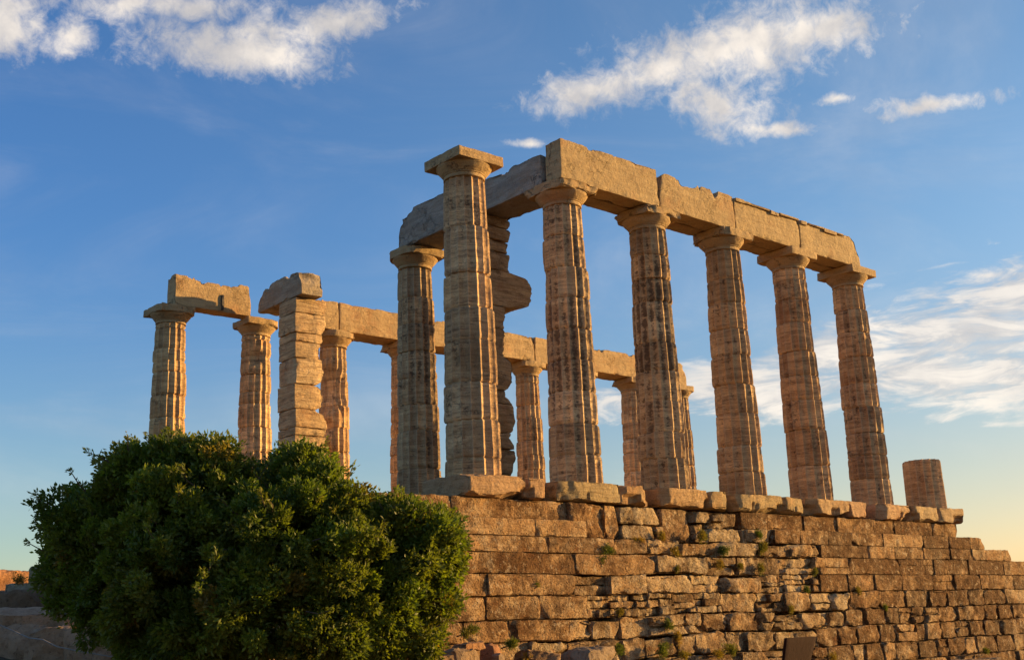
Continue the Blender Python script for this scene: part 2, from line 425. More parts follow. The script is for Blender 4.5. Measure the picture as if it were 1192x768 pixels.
# course: top z, bottom z, front y, left end, right end, mean length
courses = [(-.375, -.715, -.60, -2.45, 15.40, 1.25), (-.72, -1.02, -.80, -2.55, 16.35, 1.3), (-1.024, -1.30, -.86, -2.6, 17.5, 1.35),
           (-1.304, -1.66, -.90, -2.65, 23, 1.5), (-1.664, -2.02, -.95, -2.7, 24, 1.35), (-2.024, -2.40, -.99, -2.7, 24, 1.2),
           (-2.404, -2.76, -1.03, -2.75, 24.5, 1.0), (-2.764, -3.14, -1.07, -2.75, 25, .95), (-3.144, -3.54, -1.12, -2.8, 25, 1.0), (-3.544, -3.98, -1.18, -2.8, 25.5, 1.2)]
def zone(x, ci):
    # 0 smooth left, 1 weathered pale middle, 2 brown right
    lb = [2.0, 2.15, 2.3, 1.9, .2, 1.0, .6, 0, -1, -2][ci]; rb = [6.6, 7.0, 8.4, 8.6, 8.3, 9.2, 9.0, 7.6, 7.2, 7.0][ci]
    return 0 if x < lb else (1 if x < rb else 2)
def rubble(mb, x0, x1, yf, z0, z1, seed, layers=3, pale=.8):
    """thin eroded layered stones filling a hole of the masonry"""
    rr = random.Random(seed); z = z0; 
    hs = [rr.uniform(.6, 1.4) for _ in range(layers)]; s = sum(hs)
    for h in hs:
        h = h/s*(z1-z0); x = x0
        while x < x1-.06:
            wd = min(rr.uniform(.25, .7), x1-x)
            if x1-(x+wd) < .12: wd = x1-x
            dy = rr.uniform(-.05, .07)
            P, Q = block(x+.004, x+wd-.004, yf+dy, yf+.55, z+.002, z+h-.002, res=.03, r=min(.022, h*.2), amp=.045, big=.05, chip=.05, seed=seed+int(x*31), fr=9, fine=.012)
            mb.add(P, Q, tone=rr.uniform(.45, .85), pale=min(1, pale+rr.uniform(-.3, .2)))
            x += wd
        z += h
for ci, (zt, zb, yf, xl, xr, ml) in enumerate(courses):
    mb = MB(); x = xl
    HX0, HX1 = 1.92, 6.62          # weathered stretch under the broken edge, filled below
    while x < xr-.01:
        if ci < 2 and HX0-.02 < x < HX1-.05: x = HX1; mb.build('masonry_course', M_wall, podium); mb = MB()
        z_ = zone(x, ci)
        L = ml*rng.uniform(.65, 1.4)
        if z_ == 1: L *= .75
        if z_ == 2 and ci >= 5: L *= .72
        if xr-(x+L) < .45: L = xr-x
        sd = rng.randint(0, 10**6)
        if z_ == 0: L *= 1.3
        jy = rng.uniform(-.02, .02); amp = .020; chip = .035; big = .018; r_ = .010; fine = .008; pale = rng.uniform(.15, .5); tone = rng.uniform(.35, .8)
        if z_ == 1:
            jy = rng.uniform(-.05, .07); amp = .05; chip = .07; big = .04; r_ = .02; fine = .014; pale = rng.uniform(.45, .85); tone = rng.uniform(.5, .9)
        if z_ == 2:
            jy = rng.uniform(-.025, .02); amp = .026; chip = .045; big = .022; r_ = .012; fine = .01; tone = rng.uniform(.18, .58) if rng.random() < .85 else rng.uniform(.7, .95)
            if ci < 5: chip = .025; r_ = .007; jy *= .6; pale = rng.uniform(.05, .4)
            if ci >= 5: jy = rng.uniform(-.03, .03); amp = .042; chip = .06; r_ = .016; fine = .014; big = .035; pale = rng.uniform(.15, .6)
        if z_ == 0 and ci in (0, 1): tone = rng.uniform(.6, .9)
        if z_ == 0 and ci >= 4: pale = rng.uniform(.2, .45); tone = rng.uniform(.45, .75); r_ = .014; chip = .035
        if ci < 2 and x < HX0-.02 and x+L > HX0-.5: L = HX0-x
        # holes filled with rubble
        hole = (z_ == 1 and ci == 2 and rng.random() < .3) or (z_ == 1 and ci == 3 and rng.random() < .15) or (ci == 5 and 1.2 < x < 7 and rng.random() < .55) or (ci == 4 and 6.4 < x < 7.6)
        gap = .0015 if z_ != 1 else rng.uniform(.003, .010)
        if hole and z_ != 0:
            ro = rng.uniform(.02, .08)
            rubble(mb, x, x+L, yf+ro, zb, zt, sd, layers=rng.choice([2, 3]) if ci < 4 else 3)
            P, Q = block(x-.03, x+L+.03, yf+ro+.10, yf+.50, zb-.01, zt+.004, res=.06, r=.01, amp=.03, big=.02, chip=0, seed=sd % 977, fr=7); mb.add(P, Q, tone=.3, pale=.4)
        else:
            res = .05 if x < 16 else .09
            zt2 = zt - (rng.uniform(0, .05) if z_ == 1 and rng.random() < .5 else 0)
            zsp = [(zb, zt2)]
            if z_ >= 1 and ci >= 3 and rng.random() < (.30 if z_ == 1 else .16):
                f = zb+(zt2-zb)*rng.uniform(.35, .65); zsp = [(zb, f), (f, zt2)]
            for hn, (za_, zb_) in enumerate(zsp):
                P, Q = block(x+gap, x+L-gap, yf+jy+(rng.uniform(-.03, .04) if len(zsp) > 1 else 0), yf+.6, za_+.0015, zb_-.0005, res=res, r=r_, amp=amp, big=big, chip=chip, cthr=.05, seed=(sd+hn*31) % 9973, fr=8, fine=fine)
                if z_ == 1 or ci >= 5 or rng.random() < .3:
                    br = random.Random(sd+hn); pl = []
                    c_ = np.array([x+L/2, yf+jy+.3, (za_+zb_)/2]); hf = np.array([L/2, .3, (zb_-za_)/2])
                    for q in range(br.choice([1, 2, 3])):
                        n_ = np.array([br.choice([-1, 1])*br.uniform(.3, 1.3), -br.uniform(.5, 1.2), br.choice([-1, 1])*br.uniform(.2, 1.4)]); n_ /= np.linalg.norm(n_)
                        pl.append((n_, float(n_@c_+np.abs(n_)@hf)-br.uniform(.03, .13)))
                    P = cuts(P, pl)
                mb.add(P, Q, tone=tone, pale=pale)
            fo = .035 if z_ != 1 else .06
            P, Q = block(x-.02, min(x+L+.02, xr-.02), yf+jy+fo+amp, yf+.55, zb-.006, zt2-.012, res=.12, r=.008, amp=.012, chip=0, seed=sd % 977, fr=6); mb.add(P, Q, tone=tone*.8, pale=pale)
        x += L
    mb.build('masonry_course', M_wall, podium)

def wx(px, y=605): return float(px_Y(px, y, -.68)[0])
mb = MB()
CH = [(664, 706, -.38, -1.02, .02, .05, .1, .5), (706, 723, -.38, -1.02, .06, .05, .2, .6), (723, 771, -.40, -.73, .04, .03, .85, .8), (723, 762, -.74, -1.02, -.03, .03, .8, .8), (762, 773, -.74, -1.0, .0, .03, .8, .7),
      (774, 808, -.38, -1.05, .10, .012, .25, .55), (808, 828, -.42, -.66, -.02, .04, .7, .7), (828, 842, -.45, -.62, -.06, .05, .8, .7), (842, 860, -.42, -.70, .05, .05, .5, .6), (822, 846, -.62, -.76, .03, .05, .7, .6), (808, 822, -.66, -.86, .12, .04, .6, .5),
      (822, 862, -.76, -1.02, .00, .04, .85, .8), (808, 824, -.86, -1.04, .02, .04, .8, .7)]
for n, (pa, pb, zt, zb, dy, amp, pale, tone) in enumerate(CH):
    sd = 4000+n*17; er = random.Random(sd); xa, xb = wx(pa), wx(pb); pl = []
    for q in range(5 if amp > .02 else 2):
        n_ = np.array([er.gauss(0, 1), -abs(er.gauss(0, .8))-.3, er.gauss(0, .8)]); n_ /= np.linalg.norm(n_)
        hf = np.array([(xb-xa)/2, .30, (zt-zb)/2]); c_ = np.array([(xa+xb)/2, -.68+dy+.30, (zt+zb)/2])
        pl.append((n_, float(n_@c_+np.abs(n_)@hf*er.uniform(.78, .95))))
    P, Q = block(xa+.004, xb-.004, -.70+dy, -.1, zb+.002, zt-.002, res=.03, r=.018, amp=amp, big=amp, chip=.06, cthr=0, seed=sd, fr=6, fine=.012)
    P = cuts(P, pl); mb.add(P, Q, tone=tone, pale=pale)
P, Q = block(wx(660), wx(866), -.42, -.28, -1.05, -.385, res=.05, r=.01, amp=.05, big=.04, chip=.03, seed=9, fr=5); mb.add(P, Q, tone=.45, pale=.4)
mb.build('weathered_fill', M_wall, podium)

# ------------------------------------------------------------------ stylobate edge blocks
def edge_x(px, y=575): return px_Y(px, y, -.72)[0]
EB = [(541, 545, 612, 6, 'broken'), (613, 620, 655, 26, ''), (652, 672, 722, 4, ''), (720, 728, 772, 24, ''), (772, 782, 825, 3, ''), (826, 829, 861, 16, ''),
      (862, 872, 912, 3, ''), (912, 917, 944, 10, ''), (943, 954, 988, 3, ''), (988, 991, 1025, 20, ''), (1025, 1032, 1062, 3, ''), (1062, 1068, 1092, 5, ''), (1091, 1097, 1121, 2, '')]
elab = ['large broken marble edge block under the freestanding column', 'small chipped edge block right of the freestanding column', None]
for n, (pa, pb, pc, cr, _) in enumerate(EB):
    y = 570+(pa-497)/(1121-497)*28
    xa, xb, xc = edge_x(pa, y), edge_x(pb, y), edge_x(pc, y)
    sx = edge_x(pc, y)-edge_x(pc-cr, y)
    bd = rng.uniform(.0, .035)
    sd = 100+n*13
    er = random.Random(sd)
    yfr = -.74+er.uniform(-.02, .03)
    pl = []
    wL = xb-xa
    pl.append(((-(.55 if wL > .5 else .14), -wL, er.uniform(-.1, .1)), None, (xb, yfr, -.1)))       # left corner
    pl.append(((1, -er.uniform(.3, .8)*(1 if cr > 8 else .2), er.uniform(-.15, .15)), None, (xc-(max(sx, .03) if cr > 8 else .01), yfr, -.15)))
    for q in range(3 if xc-xa > 1 else 2):                                                     # broken lower edge
        pl.append(((er.uniform(-.07, .07), -er.uniform(.25, .6), -1), None, (xa+(xc-xa)*er.uniform(.1, .9), yfr, -.37+er.uniform(.0, .07))))
    if er.random() < .4: pl.append(((er.uniform(-.12, .12), -.3, 1), None, (xa+(xc-xa)*er.random(), yfr, -er.uniform(.0, .04))))
    def wp(P3, P, lo, hi, pl=pl, sd=sd):
        o = P3.copy(); rag = .04*fbm(P, 6, 4, sd)+.08*fbm(P, 2.6, 2, sd+1)
        for n_, _, p0 in pl:
            n_ = np.array(n_, float); n_ /= np.linalg.norm(n_)
            k = np.maximum((o-np.array(p0))@n_-rag*.8, 0)*(P[:, 1] < .0)
            o = o-np.minimum(k, .34)[:, None]*n_
        o = np.minimum(np.maximum(o, lo-.02), hi+.015)
        k = sstep(np.clip(fbm(P*[1, 0, 0]+[0, 0, sd], 3.3, 3, sd+2), 0, 1), .05, .3)*(P[:, 1] < lo[1]+.35)*sstep(lo[2]+.22-P[:, 2], 0, .1)
        o[:, 1] += k*.12
        return o
    mb = MB()
    P, Q = block(xa+.004, xc-.004, yfr, .46, -.366, -.0, res=.032, r=.012, amp=.022, big=.02, chip=.05, cthr=-.05, seed=sd, fr=6, warp=wp, fine=.008)
    mb.add(P, Q)
    mb.build('edge_block', M_edge, podium, color=(rng.uniform(.9, 1.05), rng.uniform(.88, .97), rng.uniform(.80, .93), rng.uniform(.05, .5)), sharp=30)
# stylobate under the far row and under the porch column
mb = MB(); x = -1.2
while x < 21.5:
    P, Q = block(x+.004, min(x+1.25, 21.5), 11.7, 13.08, -.40, .0, res=.12, r=.02, amp=.012, chip=.04, seed=int(x*9)+50); mb.add(P, Q, tone=.6, pale=.3); x += 1.26
mb.build('far_edge', M_edge, podium)
mb = MB(); P, Q = block(15.2, 22.0, 8, 13.05, -4.6, -.405, res=.8, r=.02, amp=.0, chip=0); mb.add(P, Q, tone=.4, pale=.2)
P, Q = block(1.0, 3.6, 4.2, 13.06, -.5, -.001, res=.5, r=.02, amp=.01, chip=.03); mb.add(P, Q, tone=.4, pale=.2)
mb.build('inner_paving', M_wall, podium)

# ------------------------------------------------------------------ columns
H = 6.03; S = 2.522
R0, R1 = .505, .392
ZS = 5.60          # top of the fluted shaft
def shaft_r(z): t = np.clip(z/ZS, 0, 1); return R0+(R1-R0)*t+.008*np.sin(t*math.pi)
NF, SEG = 16, 8
def drum_mesh(z0, z1, cx, cy, seed, rot=0.0, wear=.4, res=.05, ox=0, oy=0, bite=None, plain_=False):
    na = NF*SEG; nz = max(3, int((z1-z0)/res))
    zs = np.concatenate([[z0, z0+.012], np.linspace(z0+.03, z1-.03, nz), [z1-.012, z1]])
    th = np.arange(na)/na*2*math.pi
    T, Z = np.meshgrid(th, zs); T = T.ravel(); Z = Z.ravel()
    ph = (T*NF/(2*math.pi)) % 1.0
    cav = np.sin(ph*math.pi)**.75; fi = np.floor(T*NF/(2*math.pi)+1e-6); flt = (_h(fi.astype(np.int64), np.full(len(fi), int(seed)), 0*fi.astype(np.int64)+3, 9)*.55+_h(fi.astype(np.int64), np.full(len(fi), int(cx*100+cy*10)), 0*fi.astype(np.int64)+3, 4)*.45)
    rad = shaft_r(Z)+.007*math.sin(seed*12.9)
    fl = .062*rad/R0
    d = np.stack([np.cos(T+rot), np.sin(T+rot), 0*T], 1)
    P = d*rad[:, None]; P[:, 2] = Z; Pn = P+np.array([seed*1.37, seed*.71, seed*.33])
    smooth_worn = sstep(fbm(Pn, 1.1, 3, 3), .1, .6)*wear          # where fluting is worn away
    rr = rad-fl*cav*(1-.75*smooth_worn)-.018*smooth_worn
    arr = np.clip(fbm(Pn, 7, 3, 5), 0, 1)*(1-cav)                 # chipped arrises
    rr -= .05*arr**1.3*(.4+wear)
    ez = np.minimum(Z-z0, z1-Z)
    jc = np.clip(fbm(Pn*[1, 1, 0]+[0, 0, seed], 3.2, 4, 7)+.15, 0, 1)
    rr -= (.014+.055*jc*(.4+wear))*np.exp(-(ez/.024)**2)          # joints
    rr -= .006*fbm(Pn, 9, 4, 11)+.010*wear*fbm(Pn, 2.4, 3, 12)
    gouge = np.clip(fbm(Pn, 1.9, 4, 15)-.42, 0, 1)
    rr -= gouge*.22*wear
    V = np.stack([np.cos(T+rot)*rr+cx+ox, np.sin(T+rot)*rr+cy+oy, Z], 1)
    if bite is not None:
        for (bx, by, bz, br, dep) in bite:
            dd = np.linalg.norm((V-np.array([bx, by, bz]))*[1, 1, 1], axis=1)
            k = np.clip(1-dd/br, 0, 1)**.7*dep
            V[:, 0] += (cx-V[:, 0])*k; V[:, 1] += (cy-V[:, 1])*k
    nr = len(zs); a, b = np.meshgrid(np.arange(nr-1), np.arange(na), indexing='ij'); a = a.ravel(); b = b.ravel(); b2 = (b+1) % na
    Q = np.stack([a*na+b, a*na+b2, (a+1)*na+b2, (a+1)*na+b], 1)
    n = len(V); V = np.concatenate([V, [[cx+ox, cy+oy, z0]], [[cx+ox, cy+oy, z1]]])
    b = np.arange(na); b2 = (b+1) % na
    T1 = np.stack([b2, b, 0*b+n], 1); T2 = np.stack([(nr-1)*na+b, (nr-1)*na+b2, 0*b+n+1], 1)
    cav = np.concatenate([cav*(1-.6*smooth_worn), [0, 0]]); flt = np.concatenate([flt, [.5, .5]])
    return V, Q, T1, T2, cav, flt
def add_drum(mb, *a, **k):
    V, Q, T1, T2, cav, flt = drum_mesh(*a, **k)
    base = mb.n; mb.add(V, Q, cav=cav, flt=flt)
    mb.f.append(T1+base); mb.f.append(T2+base)
def capital(cx, cy, seed, wear, parent, color, abm=M_beam, rough=.3):
    na = 64
    prof = [(R1*.97, 5.575), (R1*1.0, 5.58), (R1*1.0, 5.605), (R1*.985, 5.612), (R1*.985, 5.65), (R1+.012, 5.655), (R1+.012, 5.672), (R1+.020, 5.676), (R1+.05, 5.71), (R1+.084, 5.75), (R1+.112, 5.785), (R1+.130, 5.812), (R1+.136, 5.832)]
    pr = np.array(prof); pr2 = []
    for i in range(len(pr)-1):
        for t in (0, .5): pr2.append(pr[i]*(1-t)+pr[i+1]*t)
    pr2.append(pr[-1]); pr = np.array(pr2)
    th = np.arange(na)/na*2*math.pi
    T, I = np.meshgrid(th, np.arange(len(pr))); T = T.ravel(); I = I.ravel()
    r = pr[I, 0]; z = pr[I, 1]
    Pn = np.stack([np.cos(T)*r, np.sin(T)*r, z+seed], 1)
    r = r-.012*fbm(Pn, 7, 4, seed)-.05*wear*np.clip(fbm(Pn, 2.5, 3, seed+2), 0, 1)
    V = np.stack([cx+np.cos(T)*r, cy+np.sin(T)*r, z], 1)
    nr = len(pr); a, b = np.meshgrid(np.arange(nr-1), np.arange(na), indexing='ij'); a = a.ravel(); b = b.ravel(); b2 = (b+1) % na
    Q = np.stack([a*na+b, a*na+b2, (a+1)*na+b2, (a+1)*na+b], 1)
    n = len(V); V = np.concatenate([V, [[cx, cy, pr[0, 1]]], [[cx, cy, pr[-1, 1]]]]); b = np.arange(na); b2 = (b+1) % na
    mb = MB(); mb.add(V, Q, cav=0); mb.f.append(np.stack([b2, b, 0*b+n], 1)); mb.f.append(np.stack([(nr-1)*na+b, (nr-1)*na+b2, 0*b+n+1], 1))
    cap = mb.build('capital', M_beam, parent, color=color)
    a = .535
    def wp(P3, P, lo, hi):
        o = P3.copy(); q = (P-(lo+hi)/2)/((hi-lo)/2)
        cnr = np.clip((np.abs(q[:, 0])+np.abs(q[:, 1])-1.45)/.55, 0, 1)
        k = wear*.20*cnr*np.clip(.5+fbm(np.round(P*.9), 1, 1, seed)+fbm(P, 5, 3, seed), 0, 1.3)
        o[:, 0] -= q[:, 0]*k; o[:, 1] -= q[:, 1]*k
        o[:, 2] -= (P[:, 2] > hi[2]-.1)*wear*.06*np.clip(fbm(P, 3, 3, seed+3), 0, 1)*np.clip(np.abs(q[:, :2]).max(1)*2-1, 0, 1)
        return o
    mb = MB(); P, Q = block(cx-a, cx+a, cy-a, cy+a, 5.83, H, res=.05, r=.012, amp=.010+.02*wear, big=.015*wear, chip=.02+.06*wear, cthr=.1-.2*wear, seed=seed+4, fr=6, warp=wp)
    mb.add(P, Q, cav=0); mb.build('abacus', abm, cap, color=color)
def col_color(rg, base=(1, .93, .87), v=.12):
    k = rg.uniform(1-v, 1+v); h = rg.uniform(-.5, .35)*v/.12; return [base[0]*k, base[1]*k*(1+.06*h), base[2]*k*(1+.14*h)]
def column(cx, cy, joints, seed, label, wear=.35, dirt=(0.0, .5), res=.05, group=None, top=None, base=(1, .93, .87), bite=None, capwear=.4, dirtf=None, rot=None):
    rg = random.Random(seed*7+1)
    t = thing('doric_column', (cx, cy, 0), label, 'column', group)
    zt = ZS-.02 if top is None else top
    js = [0]+sorted([j for j in joints if .15 < j < zt-.12])+[zt]
    r0 = rg.uniform(0, .39) if rot is None else rot
    for i in range(len(js)-1):
        mb = MB()
        jig = .02 if i else 0
        add_drum(mb, js[i]+.001, js[i+1]-.001, cx, cy, seed+i*3+1, rot=r0+rg.uniform(-.02, .02), wear=min(1, wear*rg.uniform(.5, 1.5)), res=res, ox=rg.uniform(-jig, jig), oy=rg.uniform(-jig, jig), bite=bite)
        zc = (js[i]+js[i+1])/2
        al = rg.uniform(*dirt) if dirtf is None else dirtf(zc)*rg.uniform(.7, 1.2)
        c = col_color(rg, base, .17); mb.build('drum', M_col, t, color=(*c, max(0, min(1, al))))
    if top is None:
        capital(cx, cy, seed, capwear, t, (*col_color(rg, (1, .9, .8), .05), .12))
    return t
def zj(cx, cy, x, ys): 
    # heights of the drum joints, read off at the column's near side
    out = []
    for y in ys:
        p = px_Y(x, y, cy-.45); out.append(float(p[2]))
    return out
gN = 'fluted columns of the near flank'
hump = lambda c, w_, a, b: (lambda z: b+(a-b)*math.exp(-((z-c)/w_)**2))
column(0, 0, zj(0, 0, 545, [258, 312, 353, 391, 441, 485, 530]), 11, 'freestanding tallest looking column with square slab on top and no beam', wear=.25, dirtf=hump(4.9, 1.0, .55, .18), capwear=.05, base=(1.05, .96, .90), res=.04, rot=.1)
column(S, 0, zj(0, 0, 660, [238, 268, 306, 341, 377, 414, 451, 489, 526]), 23, 'dark stained column under the corner where both beams meet', wear=.3, dirtf=hump(3.0, 2.2, .85, .35), capwear=.75, base=(.97, .93, .87), res=.04)
column(2*S, 0, zj(0, 0, 765, [264, 293, 320, 347, 394, 427, 463, 499, 530]), 37, 'darkest flaking column, second under the long near beam', wear=.4, dirtf=hump(3.4, 2.4, .92, .4), capwear=.7, base=(.95, .90, .82), res=.045)
column(3*S, 0, zj(0, 0, 855, [289, 322, 349, 379, 409, 443, 477, 515, 546]), 41, 'reddish column with an orange brown middle drum, third under the long near beam', wear=.4, dirtf=hump(2.5, 3, .45, .3), capwear=.5, base=(1.02, .92, .80), res=.045)
column(4*S, 0, zj(0, 0, 930, [322, 345, 371, 404, 433, 461, 495, 538]), 53, 'reddish column second from the right end of the near beam', wear=.35, dirtf=hump(2.5, 3, .4, .3), capwear=.15, base=(1.04, .92, .80), res=.045)
column(5*S, 0, zj(0, 0, 1000, [331, 357, 383, 411, 442, 469, 499, 526, 553]), 67, 'cracked column carrying the right hand end of the near beam', wear=.5, dirtf=hump(2.5, 3, .4, .3), capwear=.1, base=(1.02, .94, .84), res=.045)
st = column(6*S, 0, [], 71, 'short stump of a fluted column standing alone at the right', wear=.3, dirt=(.25, .3), top=1.30, base=(1.0, .92, .82))
st.name = 'column_stump'; st['category'] = 'column stump'
column(S, 4.96, zj(S, 4.96, 487, [309, 343, 374, 406, 438, 468, 499, 543]), 83, 'shaded porch column left of the freestanding column, under the cross beam', wear=.4, dirtf=hump(3.2, 1.6, .6, .2), capwear=.5, base=(1.02, .97, .92), res=.045)
FY = 12.372
farlab = ['leftmost far column above the bush, grey on its left side', 'second far column from the left, between leftmost column and block pillar',
          'bitten far column directly behind the block pillar', 'far column just left of the shaded porch column', 'far column hidden behind the freestanding column',
          'far column between the freestanding column and the corner column', 'far column hidden behind the stained corner column',
          'far column just left of the darkest near column', 'last far column peeping out right of the darkest near column']
for k in range(9):
    fj = {0: [378, 403, 417, 430, 457, 484, 513], 1: [393, 412, 433, 454, 468, 495, 525], 2: [415, 440, 470, 497, 525]}
    if k in fj: jz = zj(0, FY, [195, 296, 392][k], fj[k])
    else:
        rg = random.Random(900+k); jz = []; z = 0
        while z < 5.4: z += rg.uniform(.42, .78); jz.append(z)
    bite = [(2*S-.5, FY-.35, 4.3, .75, .75), (2*S-.5, FY-.35, 2.2, .5, .6), (2*S-.55, FY-.3, 3.2, .35, .5)] if k == 2 else None
    if k == 1: bite = [(S-.25, FY-.5, 4.95, .30, .5)]
    if k == 3: bite = [(3*S-.5, FY, 3.0, .35, .4), (3*S-.5, FY-.2, 1.6, .35, .45)]
    column(k*S, FY, jz, 200+k*11, farlab[k], wear=.45 if k > 1 else .55, dirt=(0.0, .3) if k < 2 else (.1, .45), res=.07, base=(1.12, 1.04, .92), bite=bite, capwear=.45)

# ------------------------------------------------------------------ antae: stacked cut blocks at the cella wall ends
def anta(cy, yf, joints, prof, x0, seed, label, dy=.86, base=(1, .92, .85), al=.25, wob=.05):
    t = thing('block_pillar', (x0+.4, cy, 0), label, 'pillar')
    rg = random.Random(seed); pz = np.array([p[0] for p in prof]); pxx = np.array([p[1] for p in prof])
    for n in range(len(joints)-1):
        za, zb = joints[n], joints[n+1]; sd = seed+n*5
        xr = float(np.interp(np.linspace(za, zb, 9), pz, pxx).max())+.03
        def wp(P3, P, lo, hi, sd=sd):
            o = P3.copy(); u = (P[:, 0]-lo[0])/(hi[0]-lo[0])
            yv = P[:, 1]-lo[1]
            tgt = np.interp(P[:, 2]+.04*fbm(P, 3, 2, sd), pz, pxx)+wob*1.6*np.round(fbm(P*[.3, .8, 2.2], 2.6, 4, seed, .6)*3)/3+.10*fbm(P*[0, 1, .3], 1.8, 2, seed+1)*sstep(yv, .1, .5)
            lim = tgt-lo[0]
            x = P3[:, 0]-lo[0]; sft = np.where(x > lim*.55, lim*.55+(x-lim*.55)*np.clip((lim*.45)/((hi[0]-lo[0])-lim*.55+1e-6), 0, 1.4), x)
            o[:, 0] = lo[0]+sft
            ed = np.exp(-((np.minimum(P[:, 2]-lo[2], hi[2]-P[:, 2]))/.025)**2)*sstep(u, .5, 1)
            o[:, 0] -= ed*.03*np.clip(fbm(P, 4, 2, sd)+.5, 0, 1)
            o[:, 1] += .07*sstep(u, .7, 1)*np.clip(.5-(yv/.5), 0, 1)
            return o
        mb = MB(); oy = rg.uniform(-.02, .02)
        P, Q = block(x0+rg.uniform(-.015, .02), xr, yf+oy, yf+dy+oy, za+.001, zb-.001, res=.038, r=.016, amp=.022, big=.015, chip=.045, cthr=0, seed=sd, fr=5, warp=wp, fine=.006)
        mb.add(P, Q, cav=.5, flt=.6)
        mb.build('stone_block', M_anta, t, color=(*col_color(rg, base, .10), al*rg.uniform(.5, 1.3)), sharp=32)
    return t
anta(2.45, 2.0, [0, .46, 1.02, 1.34, 1.95, 2.24, 2.98, 3.55, 4.04, 4.84, 5.25, 5.50, 5.80, 6.02],
     [(0, 2.72), (.43, 2.70), (.9, 2.84), (1.1, 2.78), (1.24, 2.66), (1.61, 2.85), (1.97, 2.80), (2.12, 2.60), (2.5, 2.84), (2.85, 2.90), (3.02, 2.60), (3.76, 2.66), (4.02, 2.74), (4.08, 3.08), (4.16, 3.34), (4.30, 3.46), (4.62, 3.50), (4.72, 3.44), (4.78, 3.36), (4.83, 2.90), (4.9, 2.84), (5.2, 2.90), (5.35, 2.80), (5.6, 2.92), (5.8, 2.86), (6.1, 2.96)], 2.1, 300,
     'dark eroded pillar of stacked blocks just right of the freestanding column, one block jutting out', base=(.95, .88, .80), al=.4)
anta(9.97, 9.55, [0, .6, 1.2, 1.8, 2.42, 2.62, 3.10, 3.74, 4.42, 4.86, 5.10, 5.62, 6.02],
     [(0, 3.05), (2.3, 3.02), (2.6, 3.02), (2.84, 3.05), (3.0, 2.9), (3.07, 2.68), (3.2, 2.90), (3.45, 2.96), (3.66, 2.9), (3.75, 2.76), (3.85, 2.92), (4.1, 2.96), (4.38, 2.88), (4.75, 2.86), (5.1, 2.90), (5.3, 3.0), (6.1, 3.04)], 2.1, 340,
     'pale pillar of stacked square blocks above the bush, ragged on its right', base=(1.15, 1.06, .96), al=.12)

# ------------------------------------------------------------------ architrave blocks
ZB, ZT = 6.034, 6.86
def top_warp(seed, amt=.10, ends=(0, 0), step=.0, axis=0, tilt=0):
    def wp(P3, P, lo, hi):
        o = P3.copy(); u = (P[:, axis]-lo[axis])/(hi[axis]-lo[axis]); h = (P[:, 2]-lo[2])/(hi[2]-lo[2])
        L = hi[axis]-lo[axis]
        pn = fbm(P*[1, 1, 0]*([1, .35, 0] if axis == 0 else [.35, 1, 0]), 2.6, 5, seed, .6)
        prof = (np.clip(pn*1.3, -.1, 1)*.5+.55*sstep(pn, .08, .16)+.5*sstep(pn, .34, .40))*amt
        o[:, 2] -= sstep(h, .55, 1)*(prof+tilt*u)
        for s, e in ((0, ends[0]), (1, ends[1])):
            if e:
                q = np.clip(1-(u if s == 0 else 1-u)*L/(e*1.3), 0, 1)
                rag = 1+.5*fbm(P, 4, 3, seed+8)
                o[:, axis] += (1 if s == 0 else -1)*e*.55*sstep(h, .25, 1)*q*rag
                o[:, 2] -= e*.35*q**2*sstep(h, .5, 1)*rag
        return o
    return wp
def beam(x0, x1, y0, y1, seed, label, zt=ZT, zb=ZB, amt=.06, ends=(0, 0), axis=0, split=None, taenia=None, color=(1, .93, .84, .12), grp=None, rough=.012, chip=.05, tilt=0, skip_back=0, mat=None):
    t = thing('architrave_block', ((x0+x1)/2, (y0+y1)/2, zb), label, 'beam', grp)
    rg = random.Random(seed)
    def one(a, b, c, d, nm, sd):
        mb = MB(); P, Q = block(a, b, c, d, zb, zt, res=.05, r=.014, amp=rough, big=rough*1.2, chip=chip, cthr=.0, seed=sd, fr=5, warp=top_warp(sd, amt, ends, axis=axis, tilt=tilt), fine=.004)
        mb.add(P, Q, cav=0); return mb.build(nm, mat or M_beam, t, color=color, sharp=32)
    if split:
        f = one(x0, x1, y0, split-.008, 'front_slab', seed); one(x0+skip_back, x1, split+.008, y1, 'back_slab', seed+5)
    else:
        f = one(x0, x1, y0, y1, 'slab', seed)
    if taenia:
        for a, b, zz, hh in taenia:
            mb = MB(); P, Q = block(a, b, y0-.05, y0+.06, zz, zz+hh, res=.04, r=.008, amp=.01, chip=.03, cthr=-.1, seed=seed+int(a*10), fr=8)
            mb.add(P, Q, cav=0); mb.build('fillet', M_beam, f, color=color)
    return t
beam(2.14, 5.03, -.42, .46, 400, 'large pale beam block from the corner column to the darkest column', zt=6.90, amt=.09, ends=(.04, .05), split=.05, skip_back=.86)
beam(5.055, 7.60, -.42, .46, 410, 'beam block with worn sloping top left corner above the darkest column', zt=6.86, amt=.17, ends=(.22, 0), split=.05)
beam(7.62, 10.09, -.42, .46, 420, 'beam block with broken carved strip along its top, third along near beam', zt=6.82, amt=.05, split=.05, taenia=[(7.64, 7.95, 6.74, .09), (7.95, 8.95, 6.755, .06), (8.95, 9.30, 6.70, .10), (9.30, 10.05, 6.76, .05)])
beam(10.12, 12.66, -.42, .46, 430, 'last beam block of the near row, its right end rounded off', zt=6.81, amt=.05, ends=(0, .30), split=.05, taenia=[(10.13, 10.38, 6.70, .10), (10.45, 11.1, 6.75, .05), (11.1, 11.65, 6.69, .10), (11.65, 11.95, 6.75, .04)])
GREY = (.95, .95, .97, .25)
